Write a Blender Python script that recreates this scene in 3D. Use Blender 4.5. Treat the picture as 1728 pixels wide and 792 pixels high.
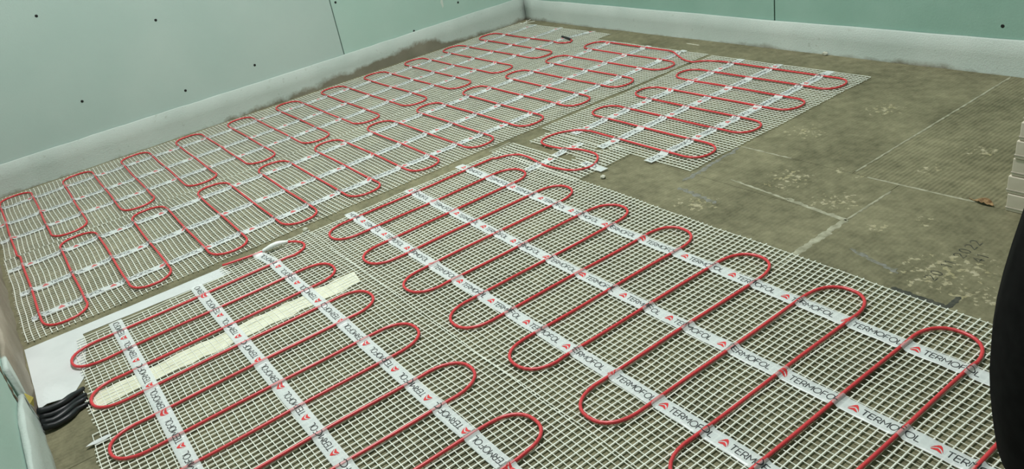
import bpy, bmesh, math, random
from mathutils import Vector, Matrix
random.seed(7)
for o in list(bpy.data.objects): bpy.data.objects.remove(o)
scene = bpy.context.scene
COL = scene.collection

# ------------------------------------------------------------------ camera
CAM = Vector((2.605, -1.848, 0.68))
YAW, PITCH, ROLL, FPX = math.radians(-58.62854), math.radians(-27.00505), math.radians(10.98562), 1309.25
fwd = Vector((math.cos(PITCH)*math.sin(YAW), math.cos(PITCH)*math.cos(YAW), math.sin(PITCH)))
rgt = Vector((math.cos(YAW), -math.sin(YAW), 0))
dwn = fwd.cross(rgt)
r2 = rgt*math.cos(ROLL) + dwn*math.sin(ROLL)
d2 = -rgt*math.sin(ROLL) + dwn*math.cos(ROLL)
cd = bpy.data.cameras.new('camera')
cd.sensor_width = 36; cd.lens = FPX*36/1728; cd.clip_start = 0.02
cam = bpy.data.objects.new('camera', cd); COL.objects.link(cam)
M3 = Matrix((r2, -d2, -fwd)).transposed()
cam.matrix_world = Matrix.Translation(CAM) @ M3.to_4x4()
scene.camera = cam

# ------------------------------------------------------------------ world, lights, exposure
w = bpy.data.worlds.new('world'); scene.world = w; w.use_nodes = True
w.node_tree.nodes['Background'].inputs[0].default_value = (0.86, 1.0, 0.92, 1)
w.node_tree.nodes['Background'].inputs[1].default_value = 0.05
LAMP = Vector((1.15, -1.15, 2.46))
ld = bpy.data.lights.new('ceiling_light', 'AREA'); ld.shape = 'DISK'; ld.size = 0.34; ld.energy = 48
ld.color = (1.0, 0.985, 0.99)
lo = bpy.data.objects.new('ceiling_light', ld); COL.objects.link(lo); lo.location = LAMP - Vector((0, 0, .03))
scene.view_settings.view_transform = 'Standard'
scene.view_settings.look = 'None'
scene.view_settings.exposure = 0.25
scene.view_settings.gamma = 1
scene.view_settings.use_curve_mapping = False

# ------------------------------------------------------------------ materials
def lin(r, g, b):
    f = lambda c: (c/255/12.92) if c/255 <= .04045 else ((c/255+.055)/1.055)**2.4
    return (f(r), f(g), f(b), 1)
def mat(name, c1, c2=None, scale=30, rough=.6, spec=.4, bump=0, bscale=None, detail=4, lo=.35, hi=.65, alpha=1, trans=0):
    m = bpy.data.materials.new(name); m.use_nodes = True
    nt = m.node_tree; N = nt.nodes; L = nt.links
    b = N['Principled BSDF']
    b.inputs['Roughness'].default_value = rough
    b.inputs['Specular IOR Level'].default_value = spec
    b.inputs['Alpha'].default_value = alpha
    if trans: b.inputs['Transmission Weight'].default_value = trans
    tc = N.new('ShaderNodeTexCoord')
    nz = N.new('ShaderNodeTexNoise'); nz.inputs['Scale'].default_value = scale; nz.inputs['Detail'].default_value = detail
    L.new(tc.outputs['Object'], nz.inputs['Vector'])
    cr = N.new('ShaderNodeValToRGB'); cr.color_ramp.elements[0].position = lo; cr.color_ramp.elements[1].position = hi
    cr.color_ramp.elements[0].color = c1; cr.color_ramp.elements[1].color = c2 or c1
    L.new(nz.outputs['Fac'], cr.inputs['Fac']); L.new(cr.outputs['Color'], b.inputs['Base Color'])
    if bump:
        n2 = N.new('ShaderNodeTexNoise'); n2.inputs['Scale'].default_value = bscale or scale*4; n2.inputs['Detail'].default_value = 3
        L.new(tc.outputs['Object'], n2.inputs['Vector'])
        bp = N.new('ShaderNodeBump'); bp.inputs['Strength'].default_value = 1; bp.inputs['Distance'].default_value = bump
        L.new(n2.outputs['Fac'], bp.inputs['Height']); L.new(bp.outputs['Normal'], b.inputs['Normal'])
    m['ramp'] = cr.name
    return m

M = {}
M['board'] = mat('green_gypsum_board', (.26,.415,.345,1), (.29,.445,.375,1), scale=9, rough=.75, spec=.25, bump=.0003, bscale=220)
M['board_grey'] = mat('grey_green_gypsum_board', (.43,.53,.49,1), (.47,.56,.52,1), scale=3.5, rough=.8, spec=.25, bump=.0003, bscale=220)  # greyer green than the other boards, for the first left wall board
M['board_mid'] = mat('pale_green_gypsum_board', (.40,.555,.485,1), (.44,.58,.515,1), scale=4, rough=.8, spec=.25, bump=.0003, bscale=220)
M['joint_dark'] = mat('joint_dark', (.10,.10,.06,1), (.17,.16,.10,1), scale=40, rough=.9)
M['screw'] = mat('black_screw', (.006,.008,.007,1), (.015,.015,.015,1), rough=.5)
M['mesh'] = mat('glass_fibre_mesh', (.70,.715,.63,1), (.82,.83,.74,1), scale=60, rough=.45, spec=.5)
M['cable'] = mat('red_cable', (.60,.040,.050,1), (.68,.050,.058,1), scale=40, rough=.33, spec=.55)
M['seal'] = mat('black_seal', (.01,.01,.01,1), (.02,.02,.02,1), rough=.4)
M['black_cable'] = mat('black_cable', (.006,.007,.008,1), (.016,.017,.02,1), scale=30, rough=.42, spec=.4)
M['ink'] = mat('black_ink', (.03,.032,.035,1), (.05,.05,.052,1), rough=.6, spec=.2)
M['red_ink'] = mat('red_ink', (.62,.03,.035,1), (.7,.05,.05,1), rough=.5, spec=.3)
M['sheet'] = mat('white_paper', (.56,.58,.57,1), (.63,.65,.64,1), scale=12, rough=.7, bump=.0008, bscale=16)
M['sleeve'] = mat('white_sleeve', (.80,.82,.80,1), (.86,.88,.86,1), scale=40, rough=.4)
M['cream'] = mat('cream_filler', (.60,.59,.44,1), (.72,.71,.56,1), scale=45, rough=.85, bump=.0012, bscale=90)
M['filler'] = mat('pale_filler', (.24,.23,.155,1), (.40,.385,.285,1), scale=60, rough=.9, bump=.0008, bscale=200)
M['chalk'] = mat('blue_chalk', (.15,.145,.10,1), (.225,.225,.205,1), scale=120, rough=.95)
M['glue'] = mat('glue_spot', (.30,.26,.14,1), (.50,.44,.29,1), scale=160, rough=.85)
M['glue_white'] = mat('glue_spot_pale', (.40,.38,.28,1), (.55,.53,.42,1), scale=160, rough=.85)
M['faded_print'] = mat('faded_print', (.035,.037,.028,1), (.12,.11,.07,1), scale=130, rough=.8, lo=.45, hi=.68)
M['marker'] = mat('marker_line', (.035,.036,.028,1), (.075,.075,.055,1), scale=90, rough=.8)
M['pack'] = mat('tile_pack', (.60,.535,.43,1), (.68,.61,.50,1), scale=25, rough=.8, bump=.0006, bscale=60)
M['pack_seam'] = mat('tile_pack_seam', (.50,.45,.38,1), (.55,.5,.42,1), scale=25, rough=.8)
M['leaf'] = mat('dry_leaf', (.14,.075,.03,1), (.36,.23,.11,1), scale=150, rough=.8)
M['crumb'] = mat('pale_crumb', (.42,.41,.33,1), (.56,.55,.46,1), scale=90, rough=.8)
M['cloth'] = mat('black_cloth', (.004,.004,.004,1), (.008,.008,.008,1), scale=60, rough=.95, spec=.08)
M['skin'] = mat('skin', (.55,.33,.24,1), (.6,.38,.28,1), rough=.55)
M['hair'] = mat('dark_hair', (.02,.014,.01,1), (.04,.03,.02,1), rough=.6)
M['shoe'] = mat('black_shoe', (.01,.01,.01,1), (.02,.02,.02,1), rough=.5)
M['eye'] = mat('eye_dark', (.02,.02,.02,1), rough=.2)
M['plaster'] = mat('white_plaster', (.72,.74,.70,1), (.78,.80,.76,1), scale=6, rough=.85)
M['lamp_body'] = mat('lamp_body', (.7,.7,.7,1), (.75,.75,.75,1), rough=.4)
M['brown'] = mat('torn_brown', (.10,.07,.045,1), (.22,.17,.11,1), scale=80, rough=.9)
M['yellow'] = mat('yellow_foam', (.42,.33,.06,1), (.5,.42,.12,1), scale=60, rough=.8)

def make_tape(name='frosted_tape', clear=.25):
    m = mat(name, (.83,.875,.87,1), (.89,.92,.915,1), scale=35, rough=.34, spec=.5)
    nt = m.node_tree; N = nt.nodes; L = nt.links
    b = N['Principled BSDF']; out = N['Material Output']
    tl = N.new('ShaderNodeBsdfTranslucent'); L.new(N[m['ramp']].outputs['Color'], tl.inputs['Color'])
    m1 = N.new('ShaderNodeMixShader'); m1.inputs[0].default_value = .12
    L.new(b.outputs[0], m1.inputs[1]); L.new(tl.outputs[0], m1.inputs[2])
    tr = N.new('ShaderNodeBsdfTransparent')
    m2 = N.new('ShaderNodeMixShader'); m2.inputs[0].default_value = clear
    L.new(m1.outputs[0], m2.inputs[1]); L.new(tr.outputs[0], m2.inputs[2])
    L.new(m2.outputs[0], out.inputs['Surface'])
    return m
M['tape'] = make_tape()
M['tape_stuck'] = make_tape('tape_stuck_to_cable', .72)   # film wetted onto the cable is clearer
em = bpy.data.materials.new('lamp_diffuser'); em.use_nodes = True
em.node_tree.nodes['Principled BSDF'].inputs['Emission Color'].default_value = (1,.98,.9,1)
em.node_tree.nodes['Principled BSDF'].inputs['Emission Strength'].default_value = 4
M['diffuser'] = em

def node_math(nt, op, a, b=None, clamp=False):
    n = nt.nodes.new('ShaderNodeMath'); n.operation = op; n.use_clamp = clamp
    for i, v in enumerate((a, b)):
        if v is None: continue
        if isinstance(v, (int, float)): n.inputs[i].default_value = v
        else: nt.links.new(v, n.inputs[i])
    return n.outputs[0]

def foam_mat(name, axis, pts, base_noise=.012, speck=.3, dirt=((.15,.135,.095,1),(.27,.245,.19,1)), soft=.016):
    """white PE foam; cement smear whose upper outline follows (position along wall, height) pairs"""
    m = bpy.data.materials.new(name); m.use_nodes = True
    nt = m.node_tree; N = nt.nodes; L = nt.links; b = N['Principled BSDF']
    b.inputs['Roughness'].default_value = .6; b.inputs['Specular IOR Level'].default_value = .3
    tc = N.new('ShaderNodeTexCoord'); sx = N.new('ShaderNodeSeparateXYZ'); L.new(tc.outputs['Object'], sx.inputs[0])
    p0, p1 = pts[0][0], pts[-1][0]
    t = node_math(nt, 'DIVIDE', node_math(nt, 'SUBTRACT', sx.outputs[axis], p0), p1-p0, True)
    fc = N.new('ShaderNodeFloatCurve'); L.new(t, fc.inputs['Value'])
    cv = fc.mapping.curves[0]
    while len(cv.points) > 2: cv.points.remove(cv.points[1])
    cv.points[0].location = (0, pts[0][1]*8); cv.points[1].location = (1, pts[-1][1]*8)
    for (p, h) in pts[1:-1]: cv.points.new((p-p0)/(p1-p0), h*8)
    fc.mapping.update()
    hgt = node_math(nt, 'DIVIDE', fc.outputs[0], 8.0)
    nz = N.new('ShaderNodeTexNoise'); nz.inputs['Scale'].default_value = 16; nz.inputs['Detail'].default_value = 7; nz.inputs['Roughness'].default_value = .7
    L.new(tc.outputs['Object'], nz.inputs['Vector'])
    nn = node_math(nt, 'MULTIPLY', node_math(nt, 'SUBTRACT', nz.outputs['Fac'], .5), base_noise*5)
    diff = node_math(nt, 'SUBTRACT', node_math(nt, 'ADD', hgt, nn), sx.outputs[2])
    msk = node_math(nt, 'DIVIDE', diff, soft, True)
    n2 = N.new('ShaderNodeTexNoise'); n2.inputs['Scale'].default_value = 7; n2.inputs['Detail'].default_value = 5
    L.new(tc.outputs['Object'], n2.inputs['Vector'])
    n3 = N.new('ShaderNodeTexNoise'); n3.inputs['Scale'].default_value = 75; n3.inputs['Detail'].default_value = 2
    L.new(tc.outputs['Object'], n3.inputs['Vector'])
    c1 = N.new('ShaderNodeValToRGB')
    c1.color_ramp.elements[0].position = .3; c1.color_ramp.elements[0].color = (.46,.52,.48,1)
    c1.color_ramp.elements[1].position = .7; c1.color_ramp.elements[1].color = (.54,.59,.55,1)
    L.new(n2.outputs['Fac'], c1.inputs['Fac'])
    dk = N.new('ShaderNodeValToRGB')
    dk.color_ramp.elements[0].position = .66; dk.color_ramp.elements[0].color = (0,0,0,1)
    dk.color_ramp.elements[1].position = .76; dk.color_ramp.elements[1].color = (speck,)*3+(1,)
    L.new(n3.outputs['Fac'], dk.inputs['Fac'])
    m1 = N.new('ShaderNodeMix'); m1.data_type = 'RGBA'
    L.new(dk.outputs['Color'], m1.inputs['Factor']); L.new(c1.outputs['Color'], m1.inputs['A']); m1.inputs['B'].default_value = (.25,.26,.2,1)
    cb = N.new('ShaderNodeValToRGB')
    cb.color_ramp.elements[0].color = dirt[0]; cb.color_ramp.elements[1].color = dirt[1]; cb.color_ramp.elements[0].position=.3; cb.color_ramp.elements[1].position=.7
    L.new(n2.outputs['Fac'], cb.inputs['Fac'])
    m2 = N.new('ShaderNodeMix'); m2.data_type = 'RGBA'
    L.new(msk, m2.inputs['Factor']); L.new(m1.outputs['Result'], m2.inputs['A']); L.new(cb.outputs['Color'], m2.inputs['B'])
    L.new(m2.outputs['Result'], b.inputs['Base Color'])
    vo = N.new('ShaderNodeTexVoronoi'); vo.inputs['Scale'].default_value = 260; L.new(tc.outputs['Object'], vo.inputs['Vector'])
    bp = N.new('ShaderNodeBump'); bp.inputs['Distance'].default_value = .0006; bp.inputs['Strength'].default_value = .6
    L.new(vo.outputs['Distance'], bp.inputs['Height']); L.new(bp.outputs['Normal'], b.inputs['Normal'])
    return m

GLUE=[(2.115,-.835,.075),(2.135,-.80,.06),(1.974,-.762,.026),(2.018,-.70,.026),(2.18,-.86,.04),(1.87,-.715,.055),(1.965,-.40,.035),(1.925,-.515,.03),(1.80,-.602,.018),(1.846,-.607,.016),(1.74,-.68,.06),(1.67,-.86,.05),(1.70,-.28,.05),(1.63,-.47,.05)]
def floor_mat(name, ridge, tint=1.0):
    m = bpy.data.materials.new(name); m.use_nodes = True
    nt = m.node_tree; N = nt.nodes; L = nt.links; b = N['Principled BSDF']
    b.inputs['Roughness'].default_value = .72; b.inputs['Specular IOR Level'].default_value = .35
    tc = N.new('ShaderNodeTexCoord')
    def noise(s, d=5, r=.6):
        n = N.new('ShaderNodeTexNoise'); n.inputs['Scale'].default_value = s; n.inputs['Detail'].default_value = d; n.inputs['Roughness'].default_value = r
        L.new(tc.outputs['Object'], n.inputs['Vector']); return n.outputs['Fac']
    a = noise(6); c = noise(42, 5, .65); e = noise(190, 3)
    wv = N.new('ShaderNodeTexWave'); wv.wave_type = 'BANDS'; wv.bands_direction = 'X'
    wv.inputs['Scale'].default_value = 40; wv.inputs['Distortion'].default_value = 2.2; wv.inputs['Detail'].default_value = 2; wv.inputs['Detail Scale'].default_value = 1.2
    L.new(tc.outputs['Object'], wv.inputs['Vector'])
    s = node_math(nt, 'ADD', node_math(nt, 'MULTIPLY', a, .45), node_math(nt, 'MULTIPLY', c, .45))
    s = node_math(nt, 'ADD', s, node_math(nt, 'MULTIPLY', e, .12))
    s = node_math(nt, 'ADD', s, node_math(nt, 'MULTIPLY', node_math(nt, 'SUBTRACT', wv.outputs['Fac'], .5), ridge))
    cr = N.new('ShaderNodeValToRGB')
    cr.color_ramp.elements[0].position = .37; cr.color_ramp.elements[0].color = (.094*tint,.086*tint,.046*tint,1)
    cr.color_ramp.elements[1].position = .66; cr.color_ramp.elements[1].color = (.25*tint,.228*tint,.136*tint,1)
    L.new(s, cr.inputs['Fac'])
    # lime bloom and scratches
    sc = noise(26, 8, .75)
    scm = N.new('ShaderNodeValToRGB'); scm.color_ramp.elements[0].position = .62; scm.color_ramp.elements[0].color = (0,0,0,1)
    scm.color_ramp.elements[1].position = .74; scm.color_ramp.elements[1].color = (.35,.35,.35,1)
    L.new(sc, scm.inputs['Fac'])
    mx = N.new('ShaderNodeMix'); mx.data_type = 'RGBA'
    L.new(scm.outputs['Color'], mx.inputs['Factor']); L.new(cr.outputs['Color'], mx.inputs['A']); mx.inputs['B'].default_value = (.33,.32,.24,1)
    gs = None
    for gx,gy,gr in GLUE:
        vd = N.new('ShaderNodeVectorMath'); vd.operation='DISTANCE'; L.new(tc.outputs['Object'], vd.inputs[0]); vd.inputs[1].default_value=(gx,gy,0)
        q = node_math(nt,'SUBTRACT',1.0,node_math(nt,'DIVIDE',vd.outputs['Value'],gr),True)
        gs = q if gs is None else node_math(nt,'MAXIMUM',gs,q)
    gn = noise(85, 5, .6)
    gm = node_math(nt,'ADD',gn,node_math(nt,'MULTIPLY',node_math(nt,'POWER',gs,.5),.17))
    gm = node_math(nt,'MULTIPLY',node_math(nt,'SUBTRACT',gm,.668),18.0,True)
    gm = node_math(nt,'MULTIPLY',gm,node_math(nt,'MULTIPLY',gs,6.0,True))
    gm = node_math(nt,'MULTIPLY',gm,.8)
    gc = N.new('ShaderNodeValToRGB'); gc.color_ramp.elements[0].position=.4; gc.color_ramp.elements[1].position=.62
    gc.color_ramp.elements[0].color=(.34,.30,.16,1); gc.color_ramp.elements[1].color=(.46,.41,.29,1); L.new(c, gc.inputs['Fac'])
    mg = N.new('ShaderNodeMix'); mg.data_type='RGBA'
    L.new(gm, mg.inputs['Factor']); L.new(mx.outputs['Result'], mg.inputs['A']); L.new(gc.outputs['Color'], mg.inputs['B'])
    L.new(mg.outputs['Result'], b.inputs['Base Color'])
    h = node_math(nt, 'ADD', node_math(nt, 'MULTIPLY', wv.outputs['Fac'], ridge*2.0), e)
    bp = N.new('ShaderNodeBump'); bp.inputs['Distance'].default_value = .0007; bp.inputs['Strength'].default_value = .8
    L.new(h, bp.inputs['Height']); L.new(bp.outputs['Normal'], b.inputs['Normal'])
    return m
M['floor'] = floor_mat('cement_board', .03)
M['floor_ridged'] = floor_mat('cement_board_ridged', .10)
M['floor_base'] = mat('floor_joint', (.09,.085,.055,1), (.13,.12,.08,1), scale=40, rough=.9)

# ------------------------------------------------------------------ object helpers
def link(name, me, m=None, parent=None):
    o = bpy.data.objects.new(name, me); COL.objects.link(o)
    if m is not None and me is not None: me.materials.append(m)
    if parent is not None: o.parent = parent
    return o
def pydata(name, V, Fc, m=None, parent=None, smooth=False):
    me = bpy.data.meshes.new(name); me.from_pydata(V, [], Fc); me.update()
    if smooth:
        me.polygons.foreach_set('use_smooth', [True]*len(me.polygons))
    return link(name, me, m, parent)
def tag(o, label=None, cat=None, group=None, kind=None):
    if label: o['label'] = label
    if cat: o['category'] = cat
    if group: o['group'] = group
    if kind: o['kind'] = kind
    return o
def thing(name, label, cat, loc=(0,0,0), group=None, kind=None):
    o = bpy.data.objects.new(name, None); COL.objects.link(o); o.location = loc; o.empty_display_size = .05
    return tag(o, label, cat, group, kind)
def box(name, lo, hi, m, parent=None, bevel=0, off=(0,0,0)):
    bm = bmesh.new(); bmesh.ops.create_cube(bm, size=1)
    for v in bm.verts:
        v.co = Vector([lo[i]+(v.co[i]+.5)*(hi[i]-lo[i])-off[i] for i in range(3)])
    if bevel: bmesh.ops.bevel(bm, geom=bm.edges[:], offset=bevel, segments=2, affect='EDGES', profile=.6)
    me = bpy.data.meshes.new(name); bm.to_mesh(me); bm.free()
    return link(name, me, m, parent)
def tube_data(path, r, n=8, cap=True, V=None, Fc=None):
    """round tube along a list of Vectors; r number or list"""
    V = [] if V is None else V; Fc = [] if Fc is None else Fc
    k = len(path); base = len(V); up = Vector((0,0,1))
    for i, p in enumerate(path):
        t = (path[min(i+1,k-1)] - path[max(i-1,0)])
        t = t.normalized() if t.length > 1e-9 else Vector((1,0,0))
        u = up if abs(t.z) < .9 else Vector((1,0,0))
        s = t.cross(u).normalized(); q = s.cross(t)
        rr = r[i] if isinstance(r, (list, tuple)) else r
        for j in range(n):
            a = 2*math.pi*j/n; V.append(tuple(p + s*math.cos(a)*rr + q*math.sin(a)*rr))
    for i in range(k-1):
        for j in range(n):
            a = base+i*n+j; b = base+i*n+(j+1)%n
            Fc.append((a, b, b+n, a+n))
    if cap:
        Fc.append(tuple(base+j for j in range(n))[::-1]); Fc.append(tuple(base+(k-1)*n+j for j in range(n)))
    return V, Fc
def catmull(P, step=.004):
    out = []
    for i in range(len(P)-1):
        p0 = P[max(i-1,0)]; p1 = P[i]; p2 = P[i+1]; p3 = P[min(i+2,len(P)-1)]
        n = max(2, int((p2-p1).length/step))
        for j in range(n):
            t = j/n
            out.append(.5*((2*p1)+(-p0+p2)*t+(2*p0-5*p1+4*p2-p3)*t*t+(-p0+3*p1-3*p2+p3)*t**3))
    out.append(P[-1]); return out
def ribbon(P, width, z, V, Fc, jit=0., thick=.0005, seed=0):
    """flat irregular streak on the floor"""
    rnd = random.Random(seed); b = len(V); k = len(P)
    for i, p in enumerate(P):
        t = (P[min(i+1,k-1)]-P[max(i-1,0)]).normalized(); s = Vector((-t.y, t.x, 0))
        wl = width*.5*(1+jit*rnd.uniform(-1,1)); wr = width*.5*(1+jit*rnd.uniform(-1,1))
        if i in (0, k-1): wl *= .4; wr *= .4
        V += [tuple(p+s*wl), tuple(p+Vector((0,0,thick))+s*wl*.6), tuple(p+Vector((0,0,thick))-s*wr*.6), tuple(p-s*wr)]
    for i in range(k-1):
        a = b+4*i
        for j in range(3): Fc.append((a+j, a+4+j, a+5+j, a+1+j))
    return V, Fc
def line(a, b, n): return [Vector(a).lerp(Vector(b), i/n) for i in range(n+1)]

# ------------------------------------------------------------------ room shell
WX, WY, WN, WR, HT = -.026, .024, -1.995, 3.45, 2.5
fl = tag(box('floor', (-.2, -2.2, -.09), (3.6, .2, -.005), M['floor_base']), 'olive grey cement board floor with pale filled joints', 'floor', kind='structure')
g = .0004
boards = [ # x0,x1,y0,y1,ridged
 (-.02, .626, -.6, .02, 0), (.626, 1.826, -.6, .02, 0), (1.826, 3.026, -.6, .02, 1), (3.026, 3.45, -.6, .02, 1),
 (-.02, .72, -.762, -.6, 0), (.72, 1.92, -.762, -.6, 0),
 (-.02, .72, -1.36, -.762, 0), (.72, 1.92, -1.36, -.762, 0),
 (1.92, 3.12, -1.2, -.6, 0), (3.12, 3.45, -1.2, -.6, 0), (1.92, 3.45, -1.36, -1.2, 0),
 (-.02, .3, -1.99, -1.36, 0), (.3, 1.5, -1.99, -1.36, 0), (1.5, 2.7, -1.99, -1.36, 0), (2.7, 3.45, -1.99, -1.36, 0)]
for x0,x1,y0,y1,rg in boards:
    box('cement_board', (x0+g, y0+g, -.005), (x1-g, y1-g, 0), M['floor_ridged' if rg else 'floor'], fl, bevel=.0004)

wl = tag(box('wall_left', (-.16, WN-.15, 0), (WX-.0125, WY+.15, HT), M['joint_dark']), 'long green gypsum board wall behind the heating mats', 'wall', kind='structure')
for y0,y1,mm in ((-1.992,-.789,'board_grey'), (-.785,.0225,'board_mid')):
    box('gypsum_board', (WX-.0125, y0, 0), (WX, y1, HT), M[mm], wl, bevel=.0006)
wb = tag(box('wall_back', (WX-.14, WY+.0125, 0), (WR+.15, .17, HT), M['joint_dark']), 'green gypsum board wall behind the bare cement floor', 'wall', kind='structure')
for x0,x1 in ((WX,1.178), (1.182,2.38), (2.384,WR)):
    box('gypsum_board', (x0, WY, 0), (x1, WY+.0125, HT), M['board'], wb, bevel=.0006)
wn = tag(box('wall_near', (WX-.14, WN-.15, 0), (WR+.15, WN-.0125, HT), M['joint_dark']), 'green gypsum board wall at the bottom left corner', 'wall', kind='structure')
for x0,x1 in ((WX,1.349), (1.353,2.55), (2.554,WR)):
    box('gypsum_board', (x0, WN-.0125, 0), (x1, WN, HT), M['board_mid'], wn, bevel=.0006)
wr = tag(box('wall_right', (WR, WN-.15, 0), (WR+.12, WY+.15, HT), M['board']), 'green gypsum board wall out of frame on the right', 'wall', kind='structure')
ce = tag(box('ceiling', (-.2, -2.2, HT), (3.6, .2, HT+.1), M['plaster']), 'plain white plaster ceiling above the room', 'ceiling', kind='structure')
def screw(parent, c, n):
    c = Vector(c); n = Vector(n); u = Vector((0,0,1)); s = n.cross(u)
    V=[];Fc=[]
    for j in range(12):
        a=2*math.pi*j/12; d = s*math.cos(a)+u*math.sin(a)
        V += [tuple(c+d*.0042+n*.0003), tuple(c+d*.0030+n*.0011)]
    for j in range(12):
        k=(j+1)%12; Fc.append((2*j,2*k,2*k+1,2*j+1))
    Fc.append(tuple(2*j+1 for j in range(12)))
    pydata('screw', V, Fc, M['screw'], parent)
for y,z in ((-1.653,.453),(-1.352,.361),(-1.634,.193),(-1.343,.133),(-1.105,.145),(-.768,.267),(-.495,.092),(-.283,.144),(-.768,.62),(-1.36,.7),(-.28,.45)):
    screw(wl, (WX,y,z), (1,0,0))
for x,z in ((1.79,.110),(1.79,.42),(1.2,.3),(.6,.35)):
    screw(wb, (x,WY,z), (0,-1,0))
# plaster flaw on the left wall
V=[];Fc=[]
rn=random.Random(3)
for (cy,cz,ry,rz) in ((-.353,.163,.006,.022),(-.46,.135,.014,.012)):
    b=len(V)
    for j in range(14):
        a=2*math.pi*j/14; q=rn.uniform(.7,1.1); V.append((WX+.0006,cy+math.cos(a)*ry*q,cz+math.sin(a)*rz*q))
    V.append((WX+.001,cy,cz))
    for j in range(14): Fc.append((b+j,b+(j+1)%14,b+14))
pydata('plaster_smear', V[:15], Fc[:14], mat('plaster_smear',(.55,.62,.56,1),(.62,.66,.6,1)), wl)
# torn board edge on the near wall
for k,(x,z,s) in enumerate(((1.347,.118,.012),(1.353,.100,.009),(1.358,.083,.010),(1.366,.074,.006),(1.362,.066,.010),(1.356,.052,.007),(1.349,.14,.010))):
    V=[];Fc=[]
    for j in range(9):
        a=2*math.pi*j/9; q=rn.uniform(.6,1.15); V.append((x+math.cos(a)*s*.75*q, WN+.0006, z+math.sin(a)*s*q))
    V.append((x, WN+.0025, z))
    for j in range(9): Fc.append((j,9,(j+1)%9))
    pydata('torn_chip', V, Fc, M['brown'], wn)

# ------------------------------------------------------------------ foam edge strips
def foam(name, label, P, n, h, th, m, seed, z0=0):
    """P start/end of face line on the floor, n = outward normal, h height fn"""
    rnd=random.Random(seed); A=Vector(P[0]); B=Vector(P[1]); k=60; V=[];Fc=[]; nv=Vector(n)
    for i in range(k+1):
        p=A.lerp(B,i/k); hh=h(i/k)+rnd.uniform(-.0008,.0008); w=.0012*math.sin(i*.9+seed)+.0008*math.sin(i*2.3)
        f=lambda d,z:(p.x+nv.x*d,p.y+nv.y*d,z)
        V+=[f(w+.0025,z0),f(w+.0005,.02),f(w,hh*.5),f(w-.0004,hh-.0015),f(w-.002,hh),f(-th,hh),f(-th,z0)]
    for i in range(k):
        for j in range(6):
            a=7*i+j; Fc.append((a,a+7,a+8,a+1))
    Fc.append(tuple(range(7))); Fc.append(tuple(7*k+j for j in range(7))[::-1])
    o=pydata(name,V,Fc,m,None,True)
    bm=bmesh.new(); bm.from_mesh(o.data); bmesh.ops.recalc_face_normals(bm,faces=bm.faces[:]); bm.to_mesh(o.data); bm.free()
    return tag(o,label,'foam strip','white foam edge strips along the walls')
FX, FY, FN = -.018, .016, -1.986
foam('foam_edge_strip','white foam edge strip along the long left wall, brown smear at its middle',((FX,-1.984,0),(FX,.0235,0)),(1,0,0),lambda t:.0894+.001*math.sin(t*9),.0075,
     foam_mat('foam_left',1,[(-2.0,.010),(-1.7,.003),(-1.35,.006),(-1.1,.018),(-.95,.022),(-.86,.034),(-.7,.036),(-.6,.048),(-.5,.056),(-.42,.044),(-.35,.022),(-.2,.014),(0.02,.020)]),1)
foam('foam_edge_strip','white foam edge strip along the far wall behind the bare floor',((-.0165,FY,0),(WR-.01,FY,0)),(0,-1,0),lambda t:.081+.001*math.sin(t*14),.0075,
     foam_mat('foam_back',0,[(-.02,.020),(.12,.012),(.4,.006),(.9,.004),(1.15,.010),(1.3,.006),(1.5,.008),(1.6,.016),(1.7,.010),(1.8,.002),(3.5,.0)],.007),2)
foam('foam_edge_strip','brown cement-soiled foam edge strip beside the white sheet',((-.009,FN,0),(1.335,FN,0)),(0,1,0),lambda t:.094+.003*math.sin(t*20)+.006*t,.0085,
     foam_mat('foam_soiled',0,[(-.02,.12),(.3,.12),(.8,.12),(1.26,.12),(1.30,.05),(1.4,.01)],.008,.3,((.20,.165,.12,1),(.42,.36,.29,1))),3)
foam('foam_edge_strip','clean white foam edge strip at the lower left corner',((1.338,FN+.001,0),(WR-.01,FN+.001,0)),(0,1,0),lambda t:.088-.03*max(0,1-t*16),.0085,
     foam_mat('foam_near',0,[(1.2,.02),(1.34,.006),(1.5,.012),(1.7,.004),(3.5,0)],.006),4)
yl=pydata('yellow_foam_bit',[(1.338,-1.983,.040),(1.352,-1.981,.036),(1.360,-1.983,.048),(1.350,-1.984,.062),(1.340,-1.984,.058),(1.348,-1.976,.049)],
    [(0,1,5),(1,2,5),(2,3,5),(3,4,5),(4,0,5),(0,4,3,2,1)],M['yellow'],wn)

# ------------------------------------------------------------------ lamp
lt=thing('ceiling_lamp','round white ceiling lamp above the mats, out of frame','lamp',tuple(LAMP))
def disc(name,r,z0,z1,m,parent):
    V=[];Fc=[];n=32
    for j in range(n):
        a=2*math.pi*j/n; V+=[(r*math.cos(a),r*math.sin(a),z0),(r*math.cos(a),r*math.sin(a),z1)]
    for j in range(n):
        k=(j+1)%n; Fc.append((2*j,2*k,2*k+1,2*j+1))
    Fc.append(tuple(2*j for j in range(n))[::-1]); Fc.append(tuple(2*j+1 for j in range(n)))
    return pydata(name,V,Fc,m,parent)
disc('housing',.20,.0,.04,M['lamp_body'],lt)
disc('diffuser',.18,-.012,-.001,M['diffuser'],lt)

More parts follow.
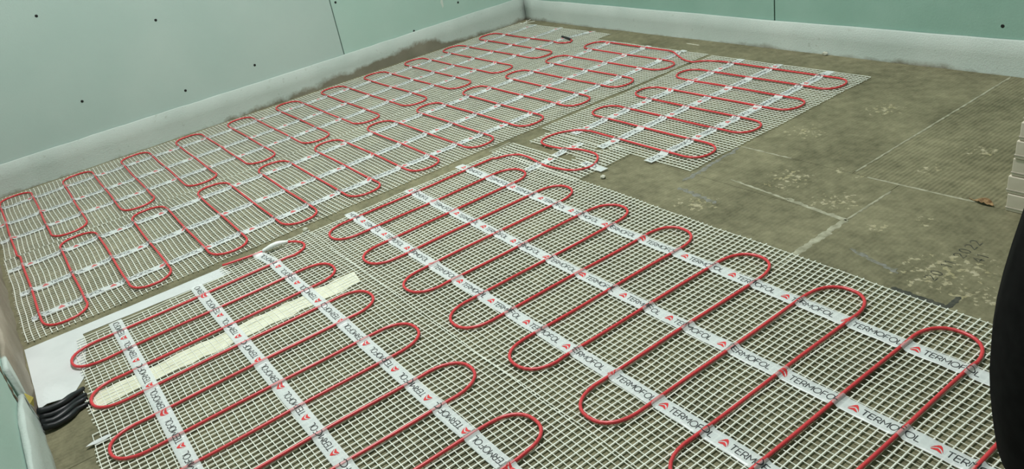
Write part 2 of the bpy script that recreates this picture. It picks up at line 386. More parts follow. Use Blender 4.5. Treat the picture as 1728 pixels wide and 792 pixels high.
# ------------------------------------------------------------------ heating mats
PITCH_M = .0104
CR = .0025          # cable radius
CZ = .0068          # cable centre height
def warp(x, y, s):
    return (x+.0012*math.sin(y*17+s)+.0007*math.sin(y*41+x*9+s*2), y+.0012*math.sin(x*15+s*1.7)+.0007*math.sin(x*37+y*11+s))
def strand(path, wd, th, V, Fc):
    """path of (x,y,z)"""
    b=len(V); k=len(path)
    for i,p in enumerate(path):
        q=path[min(i+1,k-1)]; r=path[max(i-1,0)]
        tx,ty=q[0]-r[0],q[1]-r[1]; l=math.hypot(tx,ty) or 1; sx,sy=-ty/l,tx/l
        h=wd*.5
        V.append((p[0]+sx*h,p[1]+sy*h,p[2])); V.append((p[0]+sx*h*.62,p[1]+sy*h*.62,p[2]+th))
        V.append((p[0]-sx*h*.62,p[1]-sy*h*.62,p[2]+th)); V.append((p[0]-sx*h,p[1]-sy*h,p[2]))
    for i in range(k-1):
        a=b+4*i
        for j in range(3): Fc.append((a+j,a+4+j,a+5+j,a+1+j))
    Fc.append((b,b+1,b+2,b+3)); e=b+4*(k-1); Fc.append((e+3,e+2,e+1,e))
def netting(parent, x0, x1, y0, y1, fat, inside=None, seed=0, fray=.004, zf=None, step=.0208, fine=.0208, zb=.0030, fw=.0023, tw=.0012):
    """woven glass fibre net; fat = axis the thick strands run along ('x' or 'y')"""
    rnd=random.Random(seed); V=[];Fc=[]
    zf=zf or (lambda x,y:0)
    for ax in 'xy':
        thick = ax==fat
        wd,th = (fw,.0006) if thick else (tw,.0003)
        dz = .0004 if not thick else 0
        a0,a1,b0,b1 = (y0,y1,x0,x1) if ax=='x' else (x0,x1,y0,y1)
        n=int((a1-a0)/PITCH_M); st = step if thick else fine
        for i in range(n+1):
            a=a0+(a1-a0)*i/n+rnd.uniform(-.0004,.0004)
            s0=b0-rnd.uniform(0,fray); s1=b1+rnd.uniform(0,fray)
            k=max(2,int((s1-s0)/st)); cur=[]
            ph=rnd.uniform(0,6)
            for j in range(k+1):
                t=s0+(s1-s0)*j/k
                x,y=(t,a) if ax=='x' else (a,t)
                if inside is None or inside(x,y):
                    wx,wy=warp(x,y,seed)
                    z=zb+dz+zf(x,y)+.0003*math.sin(t*60+ph)
                    cur.append((wx,wy,z))
                else:
                    if len(cur)>1: strand(cur,wd,th,V,Fc)
                    cur=[]
            if len(cur)>1: strand(cur,wd,th,V,Fc)
    o=pydata('fibreglass_mesh',V,Fc,M['mesh'],parent); o['kind']='stuff'; return o

def meander(runs, lo, hi, start, rl, seed, axis='x', first=None, last=None, jit=.003, bulge=.004, ex=2.25):
    """serpentine through run coordinates; runs lie along `axis`; loops at lo/hi alternate; start = 'lo'/'hi' side where the path begins.
       returns list of Vectors"""
    rnd=random.Random(seed); P=[]
    side = 'hi' if start=='lo' else 'lo'
    pt = (lambda a,b: Vector((a,b,CZ))) if axis=='x' else (lambda a,b: Vector((b,a,CZ)))
    cur = first if first is not None else (lo if start=='lo' else hi)
    for i,r in enumerate(runs):
        r=r+rnd.uniform(-.0012,.0012) if 0<i<len(runs)-1 else r
        lastrun = i==len(runs)-1
        if lastrun:
            end = last if last is not None else (hi if side=='hi' else lo)
        else:
            end = (hi-rl) if side=='hi' else (lo+rl)
        n=max(2,int(abs(end-cur)/.02)); ph=rnd.uniform(0,6)
        for j in range(n+1):
            a=cur+(end-cur)*j/n
            P.append(pt(a, r+.0007*math.sin(a*22+ph)))
        if lastrun: break
        r_next=runs[i+1]; mid=(r+r_next)/2; half=(r_next-r)/2
        ap=(hi if side=='hi' else lo)+rnd.uniform(-jit,jit)
        sg=1 if side=='hi' else -1; depth=abs(ap-end); sk=rnd.uniform(-.12,.12)
        for j in range(1,16):
            th=math.pi*j/16; c,s=math.cos(th),math.sin(th)
            cc=math.copysign(abs(c)**(2/ex),c); ss=abs(s)**(2/ex)
            b=mid-(half+math.copysign(bulge,half)*math.sin(th))*cc
            P.append(pt(end+sg*depth*ss*(1+sk*.12*c), b))
        cur=end; side='lo' if side=='hi' else 'hi'
    return P
def cable(parent, P, name='heating_cable', zf=None):
    P2=[];acc=0
    for i,p in enumerate(P):
        if P2 and (p-P2[-1]).length<.0015: continue
        P2.append(p)
    P2=[Vector((p.x,p.y,p.z+.0004*math.sin(i*.37))) for i,p in enumerate(P2)]
    V,Fc=tube_data(P2,CR,8)
    return pydata(name,V,Fc,M['cable'],parent,True)

# --- lettering strokes (cap height 1); each stroke a polyline
def arc(cx,cy,rx,ry,a0,a1,n):
    return [(cx+rx*math.cos(math.radians(a0+(a1-a0)*i/n)), cy+ry*math.sin(math.radians(a0+(a1-a0)*i/n))) for i in range(n+1)]
GL = {
 'T':(.78,[[(0,1),(.78,1)],[(.39,1),(.39,0)]]),
 'E':(.62,[[(0,0),(0,1)],[(0,1),(.62,1)],[(0,.52),(.55,.52)],[(0,0),(.62,0)]]),
 'R':(.68,[[(0,0),(0,1)],[(0,1),(.36,1)]+arc(.36,.71,.28,.29,90,-90,8)+[(0,.42)],[(.34,.42),(.68,0)]]),
 'M':(.92,[[(0,0),(0,1),(.46,.32),(.92,1),(.92,0)]]),
 'O':(1.0,[arc(.5,.5,.5,.52,0,360,20)]),
 'F':(.60,[[(0,0),(0,1)],[(0,1),(.60,1)],[(0,.50),(.53,.50)]]),
 'L':(.58,[[(0,1),(0,0)],[(0,0),(.58,0)]]),
 '2':(.6,[arc(.3,.7,.28,.28,160,-30,8)+[(0,0),(.6,0)]]),
 '0':(.6,[arc(.3,.5,.28,.5,0,360,14)]),
 '1':(.3,[[(.0,.8),(.2,1),(.2,0)]]),
 '4':(.6,[[(.45,0),(.45,1),(0,.3),(.6,.3)]]),
 ' ':(.4,[]),
}
def text_strokes(word, h, gap=.2):
    x=0;out=[]
    for ch in word:
        wd,st=GL[ch]
        for s in st: out.append([((x+px)*h,py*h) for px,py in s])
        x+=wd+gap
    return out,(x-gap)*h
def stroke_mesh(polys, wd, place, V, Fc, seg=.0022):
    for pl in polys:
        pts=[]
        for a,b in zip(pl,pl[1:]):
            n=max(1,int(math.hypot(b[0]-a[0],b[1]-a[1])/seg))
            for i in range(n): pts.append((a[0]+(b[0]-a[0])*i/n,a[1]+(b[1]-a[1])*i/n))
        pts.append(pl[-1]); k=len(pts); base=len(V); closed=math.hypot(pl[0][0]-pl[-1][0],pl[0][1]-pl[-1][1])<1e-6
        for i,p in enumerate(pts):
            q=pts[i+1] if i<k-1 else (pts[1] if closed else pts[i]); r=pts[i-1] if i>0 else (pts[-2] if closed else pts[i])
            tx,ty=q[0]-r[0],q[1]-r[1]; l=math.hypot(tx,ty) or 1
            sx,sy=-ty/l*wd/2,tx/l*wd/2
            V.append(place(p[0]+sx,p[1]+sy)); V.append(place(p[0]-sx,p[1]-sy))
        for i in range(k-1): Fc.append((base+2*i,base+2*i+1,base+2*i+3,base+2*i+2))
LOGO = [ # strips of (bottom, top) pairs: roof arch above a solid lens
 [((-.52,.02),(-.52,.08)),((-.36,.30),(-.36,.50)),((-.18,.48),(-.18,.84)),((0,.56),(0,1.0)),((.18,.48),(.18,.84)),((.36,.30),(.36,.50)),((.52,.02),(.52,.08))],
 [((-.46,-.14),(-.46,-.06)),((-.23,-.10),(-.23,.22)),((0,-.02),(0,.38)),((.23,-.10),(.23,.22)),((.46,-.14),(.46,-.06))]]
TXT, TXTW = text_strokes('TERMOFOL', .0094, .185)
def bumpf(d):
    d=abs(d)/.0080
    if d>=1: return 0
    return .0050*(1-d*d*(3-2*d))
def tape(parent, axis, c, s0, s1, crossings, logo0, pitch, rev, seed, wd=.0235, bend=None):
    """frosted printed tape along axis ('x'/'y') at cross coordinate c from s0 to s1;
       crossings = cable positions along it; rev = print reads towards -axis, turned half round"""
    rnd=random.Random(seed); ph=rnd.uniform(0,6)
    bend=bend or (lambda s:0)
    def H(s,v=0):
        return .0047+max([bumpf(s-q) for q in crossings]+[0])+.0004*math.sin(s*70+ph)+.0003*math.sin(s*160+v*200)
    def place(s,v,dz=0):
        cc=c+v+bend(s)+.0008*math.sin(s*9+ph)
        z=H(s,v)+dz
        return (s,cc,z) if axis=='x' else (cc,s,z)
    n=int((s1-s0)/.0022); V=[];Fc=[]
    vs=(-.5,-.47,-.2,.2,.47,.5)
    for i in range(n+1):
        s=s0+(s1-s0)*i/n
        e=0.
        for v in vs: V.append(place(s,v*wd+e*(abs(v)>.3),-.0006 if abs(v)==.5 else 0))
    m=len(vs)
    for i in range(n):
        for j in range(m-1):
            a=i*m+j; Fc.append((a,a+1,a+m+1,a+m) if axis=='y' else (a,a+m,a+m+1,a+1))
    if axis=='y': Fc=[f[::-1] for f in Fc]
    o=pydata('adhesive_tape',V,Fc,M['tape'],parent,True)
    o.data.materials.append(M['tape_stuck'])
    for f in o.data.polygons:
        sc=f.center.x if axis=='x' else f.center.y
        if crossings and min(abs(sc-q) for q in crossings)<.0037: f.material_index=1
    sg=-1 if rev else 1
    # direction of "up" of the print across the tape
    up = (1 if axis=='x' else -1)*sg
    k0=int((s0-logo0)/pitch)-2; k1=int((s1-logo0)/pitch)+2
    for k in range(k0,k1+1):
        lp=logo0+pitch*k; LV=[];LF=[];RV=[];RF=[]
        if s0+.006<lp<s1-.006:
            for strip in LOGO:
                b=len(RV)
                for (bx,by),(tx,ty) in strip:
                    for t in (0,.5,1):
                        xx=(bx+(tx-bx)*t)*.0130; yy=(by+(ty-by)*t)*.0102-.0036
                        RV.append(place(lp+sg*xx,up*yy,.00035))
                for i in range(len(strip)-1):
                    for t in range(2):
                        a=b+3*i+t; RF.append((a,a+3,a+4,a+1))
        for pl in TXT:
            cx=sum(q[0] for q in pl)/len(pl)
            sc=lp+sg*(.0098+cx)
            if s0+.005<sc<s1-.005:
                stroke_mesh([pl],.00115,lambda x,y:place(lp+sg*(.0098+x),up*(y-.0047),.00035),LV,LF)
        if LV: pydata('printed_word',LV,LF,M['ink'],o)
        if RV: pydata('printed_logo',RV,RF,M['red_ink'],o)
    return o

# ---- mat against the left wall
L1=[-1.945+.167*k for k in range(11)]; R1=[a+.083 for a in L1]
runs1=[v for p in zip(L1,R1) for v in p]
GM='heating mat sections laid on the floor'
m1=thing('heating_mat','red cable heating mat laid beside the long left wall','heating mat',(0,0,0),GM)
netting(m1,.012,.545,-1.968,-.043,'x',None,1,.005,fw=.0019,tw=.0010)
# path: starts by the jog into the next mat, first run towards the wall
P=meander(runs1,.036,.532,'hi',.052,11,'x',first=.545,last=.42)
P+=[Vector(q) for q in ((.445,-.196,CZ),(.470,-.188,CZ),(.484,-.172,CZ),(.474,-.155,CZ),(.452,-.146,CZ))]
cable(m1,P)
V,Fc=tube_data(catmull([Vector((.456,-.147,CZ)),(Vector((.430,-.143,CZ+.001))),Vector((.396,-.136,CZ+.001))],.004),.0042,10)
pydata('end_seal',V,Fc,M['seal'],m1,True)
for c,(a,b),sd in ((.115,(-1.962,-.040),21),(.272,(-1.966,-.038),22),(.408,(-1.970,-.036),23)):
    tape(m1,'y',c,a,b,runs1,-1.93+sd*.017,.0995,False,sd,wd=.021,bend=(lambda s:.045*max(0,(s+.16)/.12)**1.5) if sd==23 else None)
# ---- second mat
for k,(a,b) in enumerate((((.035,-.040,.004),(.028,.002,.006)),((.05,-.036,.004),(.014,-.008,.005)),((.03,-.05,.004),(.075,-.012,.007)))):
    V,Fc=tube_data(line(a,b,4),.0011,6); pydata('loose_strand',V,Fc,M['mesh'],m1)
m2=thing('heating_mat','red cable heating mat between the wall mat and the bare floor gap','heating mat',(0,0,0),GM)
r2a=[-1.939+.1647*k for k in range(12)]; r2b=[-1.856+.1647*k for k in range(11)]
runs2=[]
for k in range(11): runs2+=[r2a[k],r2b[k]]
runs2.append(-.128)
netting(m2,.551,1.040,-1.972,-.108,'x',None,2,.005,fw=.0019,tw=.0010)
P=[Vector((.545,-1.945,CZ)),Vector((.556,-1.944,CZ)),Vector((.566,-1.941,CZ))]
P+=meander(runs2,.573,1.024,'lo',.052,12,'x',first=.572,last=.90)
P=P[:-1]+catmull([P[-1]]+[Vector(q) for q in ((.93,-.135,CZ),(.975,-.160,CZ),(1.02,-.184,CZ),(1.045,-.190,CZ))],.006)
cable(m2,P)
for c,(a,b),sd in ((.632,(-1.970,-.106),31),(.797,(-1.962,-.104),32),(.946,(-1.955,-.102),33)):
    tape(m2,'y',c,a,b,runs2,-1.93+sd*.013,.0995,False,sd,wd=.0225)
# ---- short third mat
m3=thing('heating_mat','short red cable heating mat section lying at the edge of bare floor','heating mat',(0,0,0),GM)
runs3=[-.156,-.238,-.318,-.398,-.478,-.558,-.635,-.715]
netting(m3,1.062,1.560,-.757,-.112,'x',None,3,.004,fine=.0208,fw=.0020,tw=.0010)
pre=catmull([Vector(q) for q in ((1.045,-.190,CZ),(1.06,-.190,CZ),(1.085,-.168,CZ),(1.12,-.157,CZ))],.005)
P=pre+meander(runs3,1.094,1.542,'lo',.055,13,'x',first=1.14,last=1.20)
P+=catmull([Vector(q) for q in ((1.20,-.717,CZ),(1.165,-.728,CZ),(1.138,-.760,CZ),(1.132,-.795,CZ),(1.142,-.822,CZ),(1.17,-.833,CZ),(1.223,-.826,CZ),(1.277,-.808,CZ+.001),(1.32,-.807,CZ+.001),(1.347,-.822,CZ),(1.366,-.858,CZ),(1.348,-.893,CZ),(1.312,-.908,CZ),(1.266,-.912,CZ),(1.225,-.908,CZ),(1.188,-.903,CZ),(1.158,-.906,CZ),(1.139,-.922,CZ),(1.131,-.945,CZ))],.006)[1:]
cable(m3,P)
tape(m3,'y',1.170,-.745,-.112,runs3,-.70,.0995,False,41,wd=.0235)
tape(m3,'y',1.298,-.772,-.112,runs3,-.73,.0995,False,42,wd=.0235)
tape(m3,'y',1.452,-.772,-.110,runs3,-.71,.0995,False,43,wd=.0235)
# fold-over strip joining mat 3 and mat B
def in_conn(x,y):
    if x>1.30+.02*math.sin(y*40) and -.925<y<-.745: return x<1.397+(y+.9)*-.03
    if -.842<y<-.757 and 1.10<x<1.30: return True
    if -.930<y<-.858 and 1.068<x<1.39: return True
    return False
mc=thing('mesh_offcut','small white mesh offcut with a cable bend between two heating mats','mesh piece',(0,0,0))
netting(mc,1.068,1.398,-.928,-.745,'x',in_conn,5,.002,lambda x,y:.0012,step=.0104,fine=.0104)
tape(mc,'y',1.237,-.862,-.774,[-.826],-.9,.0995,False,51,wd=.022)
tape(mc,'y',1.248,-.950,-.872,[-.911],-.98,.0995,False,52,wd=.022)
tape(mc,'x',-.853,1.330,1.404,[1.364],1.30,.0995,False,53,wd=.022)
# ---- large mat on the right, print upright
mB=thing('heating_mat','large red cable heating mat in front, printed tapes reading upright','heating mat',(0,0,0),GM)
rb=[1.121+.081*i for i in range(18)]
netting(mB,1.088,2.515,-1.417,-.917,'y',None,6,.005,fine=.0208)
P=meander(rb,-1.402,-.958,'hi',.062,14,'y',first=-.955,last=-1.35)
P=[Vector((1.131,-.945,CZ)),Vector((1.127,-.951,CZ))]+P
cable(mB,P)
tape(mB,'x',-1.0245,1.076,2.515,rb,1.692,.0993,False,61)
tape(mB,'x',-1.1725,1.086,2.515,rb,1.597,.0998,False,62)
tape(mB,'x',-1.3200,1.078,2.515,rb,1.4405,.0975,False,63)
# ---- front left mat, print upside down
mA=thing('heating_mat','red cable heating mat in the front left, tape lettering upside down','heating mat',(0,0,0),GM)
ra=[1.090]+[1.165+.0797*i for i in range(17)]
def inA(x,y):
    if y<max(-1.946,-1.903-.075*(x-1.12)): return False
    if x<1.116 and not (-1.62<y<-1.40): return False
    return True
netting(mA,1.076,2.515,-1.99,-1.420,'y',inA,7,.005,fine=.0208,step=.0104)
# cable: begins at the cut end beside the white strip
P=[Vector((1.078,-1.607,CZ+.002)),Vector((1.082,-1.60,CZ+.002)),Vector((1.087,-1.56,CZ+.001)),Vector((1.091,-1.53,CZ+.001)),Vector((1.097,-1.50,CZ+.003))]
P+=[Vector((1.103,-1.478,CZ+.004)),Vector((1.116,-1.460,CZ+.002)),Vector((1.135,-1.452,CZ)),Vector((1.156,-1.462,CZ)),Vector((1.168,-1.485,CZ))]
P=catmull(P,.006)
P+=meander(ra[1:],-1.914,-1.450,'hi',.060,15,'y',first=-1.50,last=-1.52)
cable(mA,P)
sp=catmull([Vector((1.092,-1.527,CZ+.002)),Vector((1.094,-1.515,CZ+.004)),Vector((1.099,-1.495,CZ+.007)),Vector((1.105,-1.474,CZ+.005))],.004)
V,Fc=tube_data(sp,[.0027+.0028*min(1,3*min(i,len(sp)-1-i)/len(sp)) for i in range(len(sp))],10)
tag(pydata('splice_sleeve',V,Fc,M['sleeve'],mA,True),'white splice sleeve on the red cable')
tape(mA,'x',-1.828,1.112,2.515,ra[1:],1.391,.0990,True,71)
tape(mA,'x',-1.673,1.112,2.515,ra[1:],1.271,.1003,True,72)
tape(mA,'x',-1.527,1.082,2.515,ra,1.280,.0984,True,73,bend=lambda s:-.012*max(0,(1.16-s)/.08)**2)

# ------------------------------------------------------------------ white sheet, cream filler, black cables
def sheet(name, outline, z, th, m, label, cat, nx=40, wave=.001, zfn=None):
    bm=bmesh.new()
    vs=[bm.verts.new((x,y,0)) for x,y in outline]; f=bm.faces.new(vs)
    bmesh.ops.triangulate(bm,faces=[f])
    for _ in range(4):
        long=[e for e in bm.edges if e.calc_length()>.02]
        if not long: break
        bmesh.ops.subdivide_edges(bm,edges=long,cuts=1)
        bmesh.ops.triangulate(bm,faces=bm.faces[:])
    for v in bm.verts:
        v.co.z=z+wave*(math.sin(v.co.x*60)+math.sin(v.co.y*75+1))*.5+wave+(zfn(v.co.x,v.co.y) if zfn else 0)
    if sum(fc.normal.z for fc in bm.faces)<0: bmesh.ops.reverse_faces(bm,faces=bm.faces[:])
    r=bmesh.ops.extrude_face_region(bm,geom=bm.faces[:])
    for v in [g for g in r['geom'] if isinstance(g,bmesh.types.BMVert)]: v.co.z+=th
    bmesh.ops.recalc_face_normals(bm,faces=bm.faces[:])
    me=bpy.data.meshes.new(name); bm.to_mesh(me); bm.free()
    o=link(name,me,m)
    return tag(o,label,cat)
sheet('white_sheet',[(1.060,-1.981),(1.062,-1.92),(1.066,-1.80),(1.068,-1.70),(1.070,-1.609),(1.112,-1.602),(1.110,-1.62),(1.107,-1.70),(1.102,-1.80),(1.098,-1.885),(1.132,-1.884),(1.200,-1.896),(1.262,-1.908),(1.300,-1.930),(1.312,-1.955),(1.325,-1.980),(1.20,-1.982)],
      .0001,.0006,M['sheet'],'white paper strip with a wide end lying between the heating mats','paper sheet',wave=.0002,
      zfn=lambda x,y:.014*max(0,min(1,(x-1.22)/.09))*max(0,min(1,(-1.938-y)/.03)))
cr_pts=[]
rn=random.Random(9)
for i in range(25): cr_pts.append((1.333+.004*rn.uniform(-1,1)+.012*(i/24)**3*0, -1.432-.475*i/24))
for i in range(25): cr_pts.append((1.382+.004*rn.uniform(-1,1)+.008*(i/24==0), -1.915+.475*i/24))
sheet('cream_groove_filler',cr_pts,.0001,.0027,M['cream'],'cream filled groove strip running under the front left mat','filler strip',wave=.0002)
bc=[]
for k,(x0,x1,zz,r,dx) in enumerate(((1.335,1.322,.011,.0058,-.03),(1.350,1.338,.010,.0062,-.02),(1.364,1.346,.0075,.0060,-.012),(1.376,1.362,.0062,.0052,-.008),(1.345,1.335,.019,.0055,-.02))):
    pth=catmull([Vector((x0,-1.981,zz+.004)),Vector((x0+.004,-1.966,zz+.001)),Vector((x1+.012,-1.946,zz)),Vector((x1-.002,-1.931,max(zz-.003,r*.9))),Vector((x1+dx*.6,-1.914,max(zz-.006,r*.75)))],.006)
    V,Fc=tube_data(pth,[r if i<len(pth)*.6 else r*(1-.62*(i-len(pth)*.6)/(len(pth)*.4)) for i in range(len(pth))],10)
    bc.append((V,Fc))
bt=thing('cable_bundle','black power leads bunched beneath the white sheet by the wall','cable',(0,0,0))
for V,Fc in bc: pydata('power_lead',V,Fc,M['black_cable'],bt,True)

# ------------------------------------------------------------------ floor joints, marks, glue
def streak(name,pts,wd,m,seed,jit=.5,th=.0006):
    V=[];Fc=[]
    ribbon(pts,wd,0,V,Fc,jit,th,seed)
    return pydata(name,V,Fc,m,fl)
def wob(pts,amp,seed):
    r=random.Random(seed); return [p+Vector((r.uniform(-amp,amp),r.uniform(-amp,amp),.0001)) for p in pts]
streak('joint_filler',wob(line((1.827,-.592,0),(1.826,.010,0),60),.0010,1),.0042,M['filler'],1)
streak('joint_filler',wob(line((1.560,-.6005,0),(1.690,-.600,0),18),.0010,2),.0040,M['filler'],2)
streak('joint_filler',wob(line((1.858,-.602,0),(2.050,-.598,0),30),.0008,3),.0042,M['filler'],3)
streak('joint_filler',wob(line((1.655,-.742,0),(1.80,-.756,0),24),.0010,4),.0048,M['filler'],4)
streak('joint_filler',wob(line((1.79,-.754,0),(1.924,-.768,0),20),.0020,5),.0085,M['filler'],5)
streak('joint_filler',wob(line((1.923,-.955,0),(1.920,-.765,0),30),.0012,6),.0125,M['filler'],6)
streak('joint_filler',wob(line((1.921,-.765,0),(1.922,-.632,0),20),.0008,7),.0050,M['filler'],7)
streak('joint_filler',wob(line((1.566,-.61,0),(1.580,-.80,0),24),.0015,8),.010,M['chalk'],8)
streak('chalk_streak',wob(line((1.592,-.826,0),(1.700,-.838,0),20),.0015,9),.011,M['chalk'],9,.8)
streak('chalk_streak',wob(line((1.98,-.845,0),(2.075,-.868,0),16),.0015,12),.008,M['chalk'],12,.8)
streak('paint_scratch',wob(line((.888,-.030,0),(.945,-.034,0),8),.0008,10),.006,M['glue_white'],10)
streak('marker_line',wob(line((2.086,-.9085,0),(2.166,-.9095,0),26)+line((2.1685,-.905,0),(2.168,-.876,0),8),.0006,11),.0085,M['marker'],11,.25,.0003)
# faded date print on the board
def floor_text(word,h,x,y,wd):
    st,tw=text_strokes(word,h,.38); V=[];Fc=[]
    stroke_mesh(st,wd,lambda a,b:(x-b,y+a,.0003),V,Fc,.004)
    pydata('stamped_date',V,Fc,M['faded_print'],fl)
floor_text('20 11 2022',.0165,2.122,-.858,.0017)
floor_text('41',.0165,2.148,-.775,.0017)

# ------------------------------------------------------------------ small loose things
def lump(name,loc,r,m,label,cat,seed,sq=(1,1,.6)):
    rnd=random.Random(seed); bm=bmesh.new(); bmesh.ops.create_icosphere(bm,subdivisions=2,radius=r)
    for v in bm.verts:
        q=1+rnd.uniform(-.18,.18); v.co=Vector((v.co.x*sq[0]*q,v.co.y*sq[1]*q,v.co.z*sq[2]*q))
    mz=min(v.co.z for v in bm.verts)
    for v in bm.verts: v.co.z-=mz
    me=bpy.data.meshes.new(name); bm.to_mesh(me); bm.free()
    o=link(name,me,m); o.location=loc
    return tag(o,label,cat)
lump('adhesive_crumb',(1.425,-.878,0),.006,M['crumb'],'pale crumb on bare floor beside the mesh offcut','crumb',1)
lump('foam_crumb',(1.069,-1.421,0),.0055,M['crumb'],'small white crumb in the gap beside the large mat','crumb',2,(1,1.2,.8))
lump('foam_crumb',(1.354,.008,0),.0060,M['crumb'],'whitish crumb against the far foam strip','crumb',3,(1.3,.8,.9))
lump('plastic_scrap',(1.475,-1.918,.003),.010,M['sheet'],'white scrap on the left edge of the front mat','scrap',4,(.5,1.8,.15))
# dry leaf
lv=thing('dry_leaf','curled dry brown leaf on the floor joint near the tile packs','leaf',(2.064,-.5975,0))
V=[];Fc=[];n=12
for i in range(n+1):
    t=i/n; wdt=.0075*math.sin(math.pi*t)**.8+.0002; x=-.017+.034*t
    V+=[(x,wdt,.002+.006*math.sin(math.pi*t)),(x,0,.0007+.002*math.sin(t*3)),(x,-wdt*.8,.0015+.004*math.sin(math.pi*t)*(1+.4*math.sin(i*2)))]
for i in range(n):
    for j in range(2):
        a=3*i+j; Fc.append((a,a+3,a+4,a+1))
lf=pydata('blade',V,Fc,M['leaf'],lv,True); so=lf.modifiers.new('s','SOLIDIFY'); so.thickness=.0006
V,Fc=tube_data([Vector((-.017,0,.001)),Vector((-.022,.001,.0015)),Vector((-.028,.003,.001))],.0006,6)
pydata('stem',V,Fc,M['leaf'],lv)
lv.rotation_euler=(0,0,math.radians(-8))

# ------------------------------------------------------------------ stack of tile packs
offs=[.0005,-.0022,.0012,.0035,.0062,.0085,.006,.004]
words=['bottom','second from the bottom','third from the bottom','fourth from the bottom','fifth from the bottom','sixth from the bottom','second from the top','topmost']
LH=.031
for k in range(8):
    loc=(2.099+offs[k],-.602+.001*(k%3),k*LH)
    t=thing('tile_pack','beige tile pack at the right edge, %s of the stack'%words[k],'tile pack',loc,'stacked beige tile packs')
    box('carton',(0,0,.0003),(.60,.30,LH-.0006),M['pack'],t,bevel=.0016)
    box('flap',(-.0007,-.0007,.006),(.6007,.004,.0075),M['pack_seam'],t)

# ------------------------------------------------------------------ person standing at the right edge
def skin_mesh(name, verts, edges, radii, m, parent, root, sub=2):
    me=bpy.data.meshes.new(name); me.from_pydata(verts,edges,[]); me.update()
    o=bpy.data.objects.new(name,me); COL.objects.link(o)
    md=o.modifiers.new('skin','SKIN'); md.use_smooth_shade=True
    for i,r in enumerate(radii):
        sv=me.skin_vertices[0].data[i]; sv.radius=(r,r) if not isinstance(r,tuple) else r
        sv.use_root=(i==root)
    sb=o.modifiers.new('sub','SUBSURF'); sb.levels=sub; sb.render_levels=sub
    dg=bpy.context.evaluated_depsgraph_get(); dg.update()
    nm=bpy.data.meshes.new_from_object(o.evaluated_get(dg)); nm.name=name
    bpy.data.objects.remove(o)
    nm.materials.clear(); nm.materials.append(m)
    nm.polygons.foreach_set('use_smooth',[True]*len(nm.polygons))
    q=bpy.data.objects.new(name,nm); COL.objects.link(q); q.parent=parent
    return q
# local frame: x forward (the way the person faces), y to the person's left, z up
pe=thing('person','person in black trousers and jacket standing at the right edge','person',(2.524,-1.105,0))
pe.rotation_euler=(0,0,math.radians(-38))
sk=[];ed=[];rd=[]
def jv(p,r,par=None):
    sk.append(p); rd.append(r)
    if par is not None: ed.append((par,len(sk)-1))
    return len(sk)-1
pel=jv((0,0,.92),(.13,.15))
for s in (1,-1):
    hp=jv((0,.10*s,.86),.105,pel); th=jv((.02,.11*s,.68),.092,hp); kn=jv((.02,.118*s,.46),.088,th)
    c1=jv((.005,.12*s,.33),.100,kn); c2=jv((0,.12*s,.22),.112,c1); c3=jv((0,.12*s,.13),.094,c2); an=jv((0,.12*s,.05),.078,c3)
wa=jv((0,0,1.06),(.12,.15),pel); ch=jv((0,0,1.28),(.13,.18),wa); up=jv((0,0,1.42),(.09,.13),ch); nk=jv((.01,0,1.50),.055,up)
for s in (1,-1):
    sh=jv((0,.19*s,1.41),.065,up); el=jv((.03,.235*s,1.14),.05,sh); wr_=jv((.14,.225*s,.92),.036,el)
skin_mesh('clothed_body',sk,ed,rd,M['cloth'],pe,0,2)
# head with face
bm=bmesh.new(); bmesh.ops.create_uvsphere(bm,u_segments=24,v_segments=18,radius=.1)
for v in bm.verts:
    x,y,z=v.co; v.co=Vector((x*.98,y*.76,z*1.18))
    if v.co.z<-.03 and v.co.x>0: v.co.x*=.9
    if v.co.x>.07 and abs(v.co.y)<.02 and -.035<v.co.z<.02: v.co.x+=.018
me=bpy.data.meshes.new('head'); bm.to_mesh(me); bm.free(); me.polygons.foreach_set('use_smooth',[True]*len(me.polygons))
hd=link('head',me,M['skin'],pe); hd.location=(.03,0,1.63)
bm=bmesh.new(); bmesh.ops.create_uvsphere(bm,u_segments=24,v_segments=16,radius=.107)
for v in list(bm.verts):
    v.co=Vector((v.co.x*1.0-.006,v.co.y*.80,v.co.z*1.16+.008))
bmesh.ops.delete(bm,geom=[v for v in bm.verts if v.co.z<.045 and v.co.x>-.01 or v.co.z<-.05],context='VERTS')
me=bpy.data.meshes.new('hair'); bm.to_mesh(me); bm.free(); link('hair',me,M['hair'],hd)
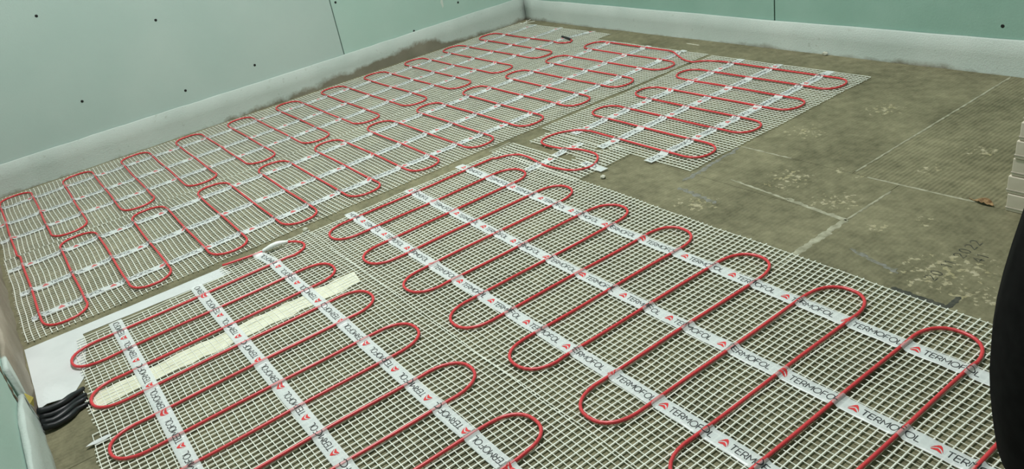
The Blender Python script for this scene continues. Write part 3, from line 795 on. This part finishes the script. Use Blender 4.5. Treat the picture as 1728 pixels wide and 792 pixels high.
for s in (1,-1):
    bm=bmesh.new(); bmesh.ops.create_uvsphere(bm,u_segments=10,v_segments=8,radius=.011)
    me=bpy.data.meshes.new('eye'); bm.to_mesh(me); bm.free(); e=link('eye',me,M['eye'],hd); e.location=(.082,.030*s,.008)
    bm=bmesh.new(); bmesh.ops.create_uvsphere(bm,u_segments=10,v_segments=8,radius=.028)
    for v in bm.verts: v.co=Vector((v.co.x*.6,v.co.y*.25,v.co.z))
    me=bpy.data.meshes.new('ear'); bm.to_mesh(me); bm.free(); e=link('ear',me,M['skin'],hd); e.location=(-.005,.077*s,-.005)
box('mouth',(.080,-.022,-.062),(.086,.022,-.055),mat('lips',(.38,.14,.12,1)),hd,bevel=.002)
for s in (1,-1):
    sk=[];ed=[];rd=[]
    W0=Vector((.14,.225*s,.92)); dr=Vector((.06,-.01*s,-.09)).normalized(); sd_=Vector((.35,0,.25)).normalized(); 
    a=jv(tuple(W0-dr*.02),.026); b=jv(tuple(W0+dr*.03),(.016,.030),a); c=jv(tuple(W0+dr*.075),(.014,.038),b)
    skin_mesh('hand',sk,ed,rd,M['skin'],pe,0,1)
    for k,(off,ln) in enumerate(((-.030,.062),(-.010,.078),(.010,.084),(.030,.074))):
        sk=[];ed=[];rd=[]
        p=W0+dr*.07+sd_*off; a=jv(tuple(p),.0095); b=jv(tuple(p+dr*ln*.5),.0088,a); c=jv(tuple(p+dr*ln*.8+Vector((-.012,0,0))),.008,b); d=jv(tuple(p+dr*ln+Vector((-.028,0,0))),.007,c)
        skin_mesh('finger',sk,ed,rd,M['skin'],pe,0,1)
    sk=[];ed=[];rd=[]
    p=W0+dr*.02+sd_*.022; a=jv(tuple(p),.012); b=jv(tuple(p+dr*.03+sd_*.03),.0105,a); c=jv(tuple(p+dr*.058+sd_*.036),.009,b)
    skin_mesh('thumb',sk,ed,rd,M['skin'],pe,0,1)
    # shoe
    bm=bmesh.new(); bmesh.ops.create_uvsphere(bm,u_segments=18,v_segments=12,radius=1)
    for v in bm.verts:
        x,y,z=v.co; z=max(z,-.55); v.co=Vector((x*.135+.055,y*.047*(1.1 if x>0 else .9),(z+.55)*(.050 if x>.2 else .058)+.0125))
    me=bpy.data.meshes.new('shoe'); bm.to_mesh(me); bm.free(); me.polygons.foreach_set('use_smooth',[True]*len(me.polygons))
    so_=link('shoe',me,M['shoe'],pe); so_.location=(0,.12*s,0)
